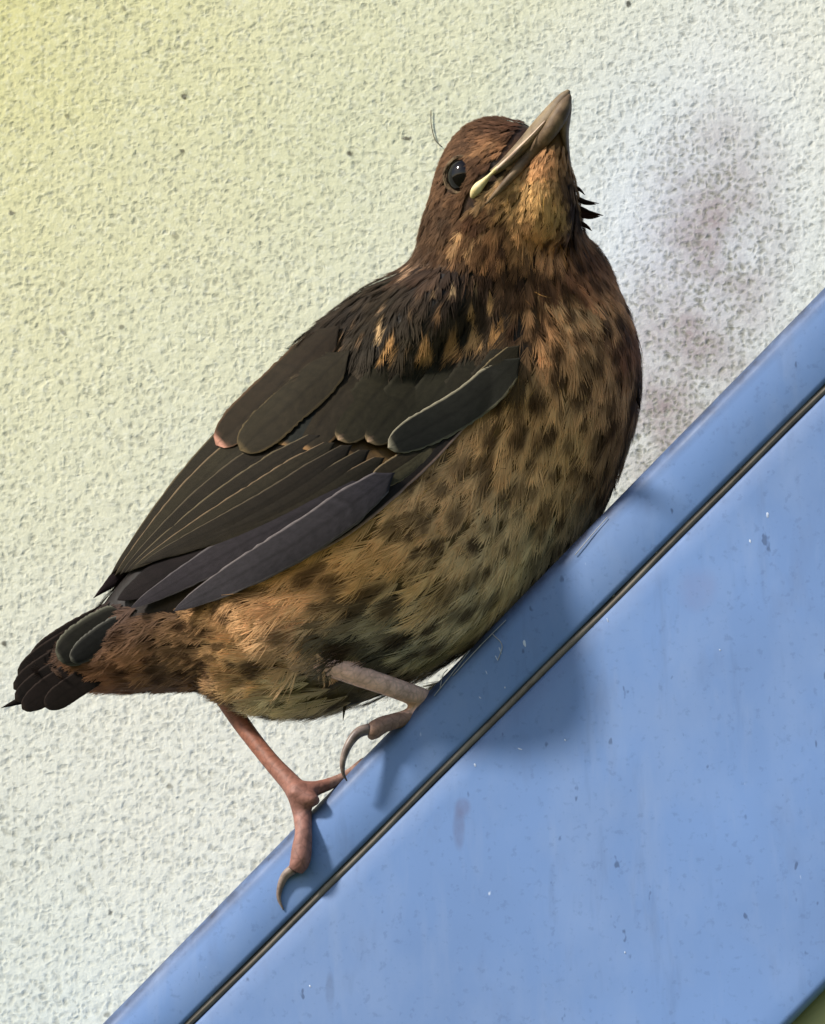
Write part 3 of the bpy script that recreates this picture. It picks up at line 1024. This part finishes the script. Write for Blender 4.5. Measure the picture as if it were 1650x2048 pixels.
def loose_strands(count):
    idx = rng.integers(0, nv, count * 3)
    q = pq[idx]
    ok = ~bare[idx] & ~inside(WING_POLY, q[:, 0], q[:, 1]) & (rng.random(len(idx)) < np.clip((q[:, 1] - 380) / 700, 0.12, 1)) & (q[:, 0] > 330) & (q[:, 1] - 1.0 * (1500 - q[:, 0]) * .74 > -260)
    idx = idx[ok][:count]
    q = pq[idx]; p = co[idx]; n = nrm[idx]
    near = np.empty(len(q), int)
    for i in range(0, len(q), 4000):
        near[i:i + 4000] = ((q[i:i + 4000, None, :] - sp[None]) ** 2).sum(2).argmin(1)
    fl = -sptan[near] + rng.normal(0, .38, (len(q), 3))
    br = (np.clip((q[:, 0] - 850) / 250, 0, 1) * np.clip((q[:, 1] - 560) / 200, 0, 1))[:, None]
    fl = fl * (1 - .5 * br) + np.array([-.05, 1, 0]) * .5 * br
    f = fl[:, 0:1] * Rn - fl[:, 1:2] * Un + fl[:, 2:3] * Fn
    f -= (f * n).sum(1, keepdims=True) * n
    f /= np.linalg.norm(f, axis=1)[:, None]
    s = np.cross(n, f)
    c, _ = region_colour(q)
    c = c * rng.choice([.35, .9, 1.3, 1.7], len(q), p=[.25, .3, .3, .15])[:, None]
    m = len(q)
    L = rng.uniform(.002, .005, m)
    bend = rng.normal(0, .25, m)
    w = rng.uniform(.00003, .000055, m)
    VV = []
    for u in (0, .35, .7, 1.0):
        ctr = p + f * (L * u)[:, None] + s * (L * u * u * bend)[:, None] + n * (.0005 + .0010 * math.sin(u * 2.2) - 12 * (L * u) ** 2)[:, None]
        VV += [ctr - s * (w * (1.05 - u))[:, None], ctr + s * (w * (1.05 - u))[:, None]]
    VV = np.stack(VV, 1)
    b0 = np.arange(m)[:, None] * 8
    F = np.vstack([b0 + np.array([k, k + 1, k + 3, k + 2]) for k in (0, 2, 4)])
    return mesh_from('loose_down', VV.reshape(-1, 3), F, False, np.repeat(c, 8, 0))


ls = link('loose_down', loose_strands(2200), M['plume'], bird)
ls['kind'] = 'stuff'

# ------------------------------------------------------------------ wing and tail: feather by feather
def ray_depth(x, y):
    p0 = Vector(P([(x, y, 0)])[0])
    h = BVH.ray_cast(CAM, (p0 - CAM).normalized())
    return None if h[0] is None else Q([h[0]])[0][2]


def poly_terms(x, y):
    x = (np.asarray(x, float) - 620) / 450
    y = (np.asarray(y, float) - 880) / 350
    return np.stack([x ** i * y ** j for i in range(5) for j in range(5 - i)], -1)


sx, sd = [], []
for yy in range(560, 1230, 18):
    for xx in range(190, 1060, 18):
        if inside(WING_POLY, np.array([xx]), np.array([yy]))[0]:
            dd = ray_depth(xx, yy)
            if dd is not None:
                sx.append((xx, yy)); sd.append(dd)
for a in ((190, 1195, 175), (262, 1215, 105), (348, 1222, 50), (225, 1140, 185), (300, 1060, 190), (240, 1170, 165)):
    for _ in range(14):
        sx.append(a[:2]); sd.append(a[2])
sx = np.array(sx, float)
coef, *_ = np.linalg.lstsq(poly_terms(sx[:, 0], sx[:, 1]), np.array(sd), rcond=None)


def wing_depth(x, y):
    d = float(poly_terms(x, y) @ coef)
    r = ray_depth(x, y)
    return min(d, r - 6) if r is not None else d


def blade(name, pts, width, lay=(6, 14), c=(48, 40, 28), edge=None, edge_w=0.16, tip=None, tip_len=0.12, wedge=None,
          shape='covert', tilt=0.0, camber=2.5, fray=0.04, parent=None, depth=None, shaft=True, nl=40, nc=13, edge_side=0, slant=0.5, sink=False):
    """one feather vane: centre line in photo px, barbs slanting to the tip, edge slightly frayed"""
    fine = catmull(np.asarray(pts, float)[:, :2], 120)
    tgf = np.gradient(fine, axis=0); tgf /= np.linalg.norm(tgf, axis=1)[:, None]
    length = np.linalg.norm(np.diff(fine, axis=0), axis=1).sum()
    sl = min(0.45, slant * width / length)
    vs = np.linspace(-1, 1, nc)
    base = lin(c) * 0.6
    V, C, U = [], [], []

    def prof(x):
        if shape == 'median':
            w = min(1, .5 + 1.2 * x) * math.sqrt(max(0.0, 1 - max(0, (x - .84) / .16) ** 3))
        elif shape == 'covert':
            w = min(1, .55 + 1.6 * x) * math.sqrt(max(0.0, 1 - max(0, (x - .70) / .30) ** 2.2))
        elif shape == 'quill':
            w = min(1, .5 + 2.0 * x) * (1 - max(0, (x - .45) / .55) ** 2.4 * 0.86)
            w *= math.sqrt(max(0.0, 1 - max(0, (x - .93) / .07) ** 2))
        else:
            w = min(1, .6 + 1.2 * x) * max(0.0, 1 - max(0, (x - .3) / .7) ** 1.4)
        return max(w, 0.02)

    drop = set()
    rowj = rng.normal(1, 0.06, nl)
    for i in range(nl):
        x0 = i / (nl - 1) * (.985 if shape == 'median' else 1)
        ext = [1 - abs(rng.normal(0, fray)), 1 - abs(rng.normal(0, fray))]
        if shape != 'quill' and fray > .05 and rng.random() < .3:
            drop.add((i, rng.integers(0, 2)))
        for v in vs:
            x = 1 - (1 - x0) * (1 - sl * abs(v))
            u = x * 119
            k = min(int(u), 118)
            cpt = fine[k] + (fine[k + 1] - fine[k]) * (u - k)
            prp = np.array([-tgf[k][1], tgf[k][0]])
            av = abs(v)
            if av > .99:
                av *= ext[0 if v < 0 else 1]
            q = cpt + prp * (math.copysign(av, v) * width / 2 * prof(x))
            if depth is None:
                d = wing_depth(q[0], q[1])
                if sink:
                    r_ = ray_depth(q[0], q[1])
                    if r_ is not None:
                        k_ = min(1, max(0, (x - sink) / .4))
                        d = (r_ + 16) * (1 - k_) + d * k_
            else:
                d = depth if np.isscalar(depth) else depth[0] + (depth[1] - depth[0]) * x
            d = d - (lay[0] + (lay[1] - lay[0]) * x) - camber * (1 - v * v) + tilt * v
            V.append((q[0], q[1], d))
            col = base * rowj[i] * (1 - .12 * av)
            if edge is not None:
                e = min(1, max(0, (abs(v) - (1 - edge_w)) / edge_w * 1.6))
                if edge_side and np.sign(v) != edge_side:
                    e *= .25
                et = min(1, max(0, (x - .95) / .04)) if shape != 'quill' else 0
                e = max(e, et) * .9
                if sink:
                    e *= min(1, max(0, (x - .62) / .25))
                col = col * (1 - e) + lin(edge) * e
            if wedge is not None:
                wc, w0, wk = wedge
                if x > w0:
                    hw_ = wk * (x - w0) / (1 - w0)
                    f_ = min(1, max(0, (hw_ - abs(v)) / .16 + .5)) * min(1, (x - w0) / .15)
                    col = col * (1 - f_) + lin(wc) * f_ * rowj[i]
            if tip is not None:
                f_ = min(1, max(0, (x - (1 - tip_len)) / (tip_len * .5)))
                col = col * (1 - f_) + lin(tip) * f_
            if shaft and abs(v) < .05:
                col = col * 0.7
            C.append(col); U.append((x0 * length / max(width, 1), v))
    F = []
    for i in range(nl - 1):
        for j in range(nc - 1):
            if (j == 0 and (i, 0) in drop) or (j == nc - 2 and (i, 1) in drop):
                continue
            F.append((i * nc + j, i * nc + j + 1, (i + 1) * nc + j + 1, (i + 1) * nc + j))
    me = mesh_from(name, P(np.array(V)), F, True, np.array(C))
    uvl = me.uv_layers.new(name='UVMap')
    li = np.empty(len(me.loops), int); me.loops.foreach_get('vertex_index', li)
    uvl.data.foreach_set('uv', np.array(U, np.float32)[li].ravel())
    o = link(name, me, M['quill'], parent or bird)
    so = o.modifiers.new('thick', 'SOLIDIFY')
    so.thickness = 0.00007
    so.offset = 0
    return o


OL = (50, 44, 31)          # olive brown
DK = (40, 33, 25)
GR = (62, 58, 62)
# tail feathers: a short half-grown fan
for pts, w, c, dd in (
        ([(280, 1200), (160, 1262), (60, 1325)], 56, (38, 30, 26), (215, 225)),
        ([(270, 1222), (140, 1285), (36, 1352)], 54, (36, 28, 24), (200, 212)),
        ([(270, 1240), (140, 1308), (27, 1378)], 54, (40, 31, 27), (190, 203)),
        ([(260, 1262), (140, 1332), (30, 1400)], 54, (36, 28, 24), (180, 194)),
        ([(260, 1282), (140, 1352), (44, 1418)], 54, (40, 30, 26), (170, 185)),
        ([(260, 1300), (160, 1366), (90, 1414)], 50, (36, 27, 22), (162, 178))):
    blade('tail_feather', pts, w, (0, 4), c, edge=(50, 40, 34), edge_w=.06, shape='covert', depth=dd, fray=.03, camber=1.5)
blade('tail_feather', [(120, 1365), (50, 1397), (2, 1416)], 22, (0, 2), (34, 26, 22), shape='spike', depth=(196, 200))
blade('undertail_covert', [(265, 1232), (200, 1262), (116, 1318)], 82, (0, 0), (44, 42, 36), edge=(104, 102, 88), edge_w=.2, depth=(135, 160), camber=5)
blade('undertail_covert', [(262, 1240), (210, 1270), (142, 1322)], 50, (0, 0), (34, 34, 32), edge=(98, 96, 88), edge_w=.2, depth=(128, 152), camber=4)
# far wing tip
blade('primary_feather', [(330, 1060), (250, 1140), (187, 1196)], 44, (0, 0), (48, 34, 38), shape='spike', depth=(225, 190))
# flight feathers, lowest layer first
blade('primary_feather', [(560, 1020), (400, 1110), (235, 1200)], 80, (4, 6), (34, 27, 27), shape='quill')
SEC = [
    ([(560, 770), (405, 925), (222, 1150)], 46, 10),
    ([(590, 810), (420, 945), (230, 1152)], 50, 12),
    ([(610, 850), (440, 970), (240, 1150)], 50, 14),
    ([(640, 870), (465, 985), (250, 1146)], 48, 16),
    ([(670, 885), (490, 1000), (262, 1140)], 46, 17),
    ([(705, 890), (520, 1010), (280, 1130)], 44, 18),
    ([(740, 900), (560, 1015), (300, 1122)], 44, 16),
    ([(770, 915), (590, 1022), (340, 1105)], 44, 14),
    ([(800, 925), (620, 1025), (400, 1085)], 44, 12),
]
for i, (pts, w, la) in enumerate(SEC):
    blade('secondary_feather', pts, w, (la - 6, la), [(46, 40, 31), (52, 46, 34), (42, 36, 28)][i % 3], edge=[(104, 92, 70), (124, 104, 80), (84, 74, 58)][i % 3],
          edge_w=.12, shape='quill', tilt=-2, edge_side=1)
blade('primary_feather', [(730, 965), (520, 1070), (262, 1216)], 66, (12, 15), (54, 49, 53), edge=(96, 90, 90), edge_w=.08, shape='quill', tilt=3)
blade('primary_feather', [(790, 945), (600, 1080), (348, 1222)], 78, (18, 22), GR, edge=(112, 104, 102), edge_w=.08, shape='quill', tilt=3)
blade('primary_feather', [(1000, 760), (850, 915), (690, 1052), (540, 1128), (380, 1205)], 40, (8, 12), (44, 38, 34), edge=(178, 146, 128), edge_w=.26, shape='quill', tilt=2, edge_side=-1)
# tertials along the back edge
blade('tertial_feather', [(680, 650), (560, 770), (432, 890)], 80, (12, 22), (50, 40, 29), edge=(88, 66, 48), edge_w=.12, tip=(168, 122, 104), tip_len=.05)
blade('tertial_feather', [(700, 700), (590, 800), (480, 900)], 84, (14, 24), (52, 45, 32), edge=(92, 78, 54), edge_w=.1)
# primary coverts and alula
for pts, w, c, e in (([(900, 850), (820, 920), (742, 968)], 50, (60, 52, 38), (130, 112, 84)), ([(880, 870), (830, 920), (750, 972)], 40, (92, 84, 62), (134, 120, 92))):
    blade('primary_covert', pts, w, (9, 13), c, edge=e, edge_w=.16)
# greater coverts
GC = [
    ([(690, 700), (620, 780), (556, 888)], 96, (44, 45, 40), (150, 116, 78)),
    ([(760, 700), (680, 790), (606, 898)], 92, (56, 48, 35), (160, 122, 82)),
    ([(830, 700), (750, 790), (676, 880)], 90, (54, 49, 34), (126, 106, 78)),
    ([(890, 700), (815, 790), (735, 884)], 90, (52, 48, 34), (126, 106, 78)),
    ([(945, 695), (880, 780), (800, 880)], 88, (50, 47, 34), (96, 84, 62)),
    ([(995, 690), (940, 765), (860, 862)], 84, (50, 46, 34), (92, 80, 60)),
    ([(1030, 690), (985, 750), (910, 830)], 70, (50, 45, 34), (100, 88, 66)),
]
for i, (pts, w, c, e) in enumerate(GC):
    o = blade('greater_covert', pts, w, (3, 10 + i * .4), c, edge=e, edge_w=.06, sink=.05, tilt=1.5, wedge=((206, 170, 140), .93, .35) if i in (2, 3) else None)
blade('alula_feather', [(1042, 715), (930, 812), (776, 896)], 76, (12, 16), (40, 40, 34), edge=(146, 138, 116), edge_w=.08, camber=3)
blade('alula_feather', [(1040, 690), (960, 770), (860, 850)], 46, (11, 14), (46, 42, 31), edge=(120, 106, 78), edge_w=.14)

# loose feather points standing off the throat and breast
for pts, w, c in (([(1138, 388), (1168, 402), (1198, 407)], 9, (58, 38, 26)), ([(1142, 392), (1170, 405), (1192, 409)], 11, (44, 28, 20)),
                  ([(1146, 418), (1180, 426), (1207, 431)], 11, (72, 42, 30)), ([(1146, 424), (1178, 433), (1200, 433)], 13, (64, 36, 27)), ([(1148, 410), (1172, 421), (1190, 427)], 8, (52, 34, 24)),
                  ([(1150, 440), (1172, 452), (1184, 462)], 9, (60, 38, 26)), ([(1148, 372), (1160, 380), (1170, 390)], 7, (60, 40, 26))):
    blade('loose_feather', pts, w, (0, 0), c, shape='spike', depth=(95, 85), nc=7, nl=20)
for _ in range(26):
    ty = rng.uniform(560, 980)
    ex = np.interp(ty, [560, 660, 740, 830, 920, 1000], [1210, 1262, 1272, 1262, 1244, 1214])
    blade('loose_feather', [(ex - 14, ty - 40), (ex - 3, ty - 14), (ex + rng.uniform(0, 7), ty + rng.uniform(6, 18))], rng.uniform(6, 11), (0, 0), (54, 36, 22) if rng.random() < .6 else (120, 84, 46), shape='spike', depth=(205, 205), nc=7, nl=14)
blade('loose_feather', [(1256, 730), (1270, 775), (1281, 820)], 18, (0, 0), (46, 32, 22), shape='spike', depth=(170, 165))
blade('loose_feather', [(700, 1392), (690, 1412), (686, 1442)], 8, (0, 0), (92, 86, 72), shape='spike', depth=(80, 70))

# ------------------------------------------------------------------ eye
def place_ball(name, px, py, r, sink, mat, squash=1.0):
    p0 = Vector(P([(px, py, 0)])[0])
    h = BVH.ray_cast(CAM, (p0 - CAM).normalized())
    loc, nr_ = h[0], h[1].normalized()
    return loc, nr_


eloc, enr = place_ball('eye', 921, 350, 0, 0, None)
enr = (enr * 0.9 - FWD * 0.42).normalized()
rot = enr.to_track_quat('Z', 'Y').to_matrix()


def revolve(name, prof, loc, rot, mat, sx=1, sy=1, n=40):
    V, F = [], []
    for (r, z) in prof:
        for k in range(n):
            a = 2 * pi * k / n
            V.append(loc + rot @ Vector((r * cos(a) * sx, r * sin(a) * sy, z)))
    nr_ = len(prof)
    F = rings_faces(nr_, n, True)
    me = mesh_from(name, V, F)
    recalc(me)
    return link(name, me, mat, bird)


ER = 0.0037
prof = [(ER * sin(a), ER * cos(a) * .8 - ER * .42) for a in np.linspace(0.02, pi * .75, 22)]
eye = revolve('eye', prof, eloc, rot, M['eye'], 1.0, 1.0)
prof = []
for a in np.linspace(0, 2 * pi, 14):
    prof.append((ER * (1.0 + .10 * cos(a)), ER * (-0.04 + .10 * sin(a))))
ring = revolve('eye_ring', prof, eloc, rot, M['ring'])
for vx in ring.data.vertices:
    vx.co += Vector(rng.normal(0, ER * .025, 3))

# ------------------------------------------------------------------ bill
def px_loft_obj(name, st, mat, nr=26, ns=24, power=2.0):
    v, f = loft_px(st, nr, ns, power)
    me = mesh_from(name, P(v), f)
    recalc(me)
    return link(name, me, mat, bird)


def px_tube_obj(name, pts, mat, n=24, ns=12, parent=None):
    v, f = tube_px(pts, n, ns)
    me = mesh_from(name, P(v), f)
    recalc(me)
    return link(name, me, mat, parent or bird)


def fd(x, y, off, fallback=-40):
    r = ray_depth(x, y)
    return (fallback if r is None else r) - off


px_loft_obj('upper_mandible', [(984, 346, fd(984, 346, 0), 7, 16), (1008, 328, fd(1008, 328, 2), 10, 22), (1046, 293, fd(1046, 293, 4), 15, 30), (1081, 256, -22, 19, 34), (1106, 226, -34, 18, 26), (1124, 202, -40, 14, 17), (1132, 190, -44, 10, 11), (1138, 180, -46, 3, 3)], M['bill'], 44, 28)
px_loft_obj('lower_mandible', [(972, 408, fd(972, 408, 0), 4, 7), (1000, 378, fd(1000, 378, 4), 7, 10), (1030, 345, fd(1030, 345, 8), 10, 12), (1062, 309, fd(1062, 309, 12), 13, 13), (1094, 270, -60, 15, 15), (1114, 240, -66, 17, 15), (1128, 214, -66, 14, 12), (1137, 196, -62, 7, 7), (1139, 188, -60, 2, 2)], M['billtip'], 44, 28)
px_loft_obj('lower_mandible', [(1141, 350, 10, 4, 18), (1134, 308, -16, 6, 24), (1129, 270, -38, 9, 24), (1127, 240, -50, 14, 20), (1132, 214, -56, 12, 13), (1138, 194, -58, 5, 5)], M['billtip'])
px_tube_obj('gape_edge', [(992, 340, fd(992, 340, 16), 4), (1016, 318, fd(1016, 318, 26), 4), (1038, 296, fd(1038, 296, 32), 3.5), (1062, 272, -58, 2.5), (1090, 242, -60, 1.5)], M['gapeline'])
px_tube_obj('gape_flange', [(944, 395, fd(944, 395, 3), 4), (949, 385, fd(949, 385, 6), 9), (957, 374, fd(957, 374, 8), 10), (968, 363, fd(968, 363, 9), 7), (980, 350, fd(980, 350, 11), 3.5), (991, 340, fd(991, 340, 15), 4.5), (1000, 331, fd(1000, 331, 18), 2.5), (1005, 326, fd(1005, 326, 18), 1)], M['gape'], 40, 14)

# ------------------------------------------------------------------ claws
px_tube_obj('claw', [(586, 1738, d_toe(590, 1735, 12), 11), (570, 1752, d_toe(570, 1752, 9), 9), (560, 1775, d_toe(560, 1775, 7), 6.5), (558, 1798, d_toe(558, 1798, 5), 4.2), (567, 1820, d_toe(567, 1818, 2), 1.2)], M['claw'])
px_tube_obj('claw', [(738, 1458, -22, 12), (716, 1466, -30, 11), (697, 1490, -38, 8.5), (686, 1520, -42, 6.5), (686, 1545, -40, 4), (694, 1562, -34, 1.2)], M['claw'])
px_tube_obj('claw', [(728, 1522, 60, 7), (745, 1512, 72, 5), (760, 1508, 84, 2)], M['claw'])

# dry fibre stuck to the wall
pts = [(862, 222), (862, 245), (866, 268), (872, 284), (884, 295)]
W = np.array([wallpt(*p) for p in catmull(np.array(pts, float), 16)]) + np.array([0, -0.0004, 0])
vq = Q(W)
v, f = tube_px([(a[0], a[1], a[2], 0.9) for a in vq], 20, 8)
me = mesh_from('dry_fibre', P(v), f); recalc(me)
o = link('dry_fibre', me, M['strand'])
tag(o, 'hair-thin curled fibre stuck to the wall beside the crown of the bird', 'fibre')
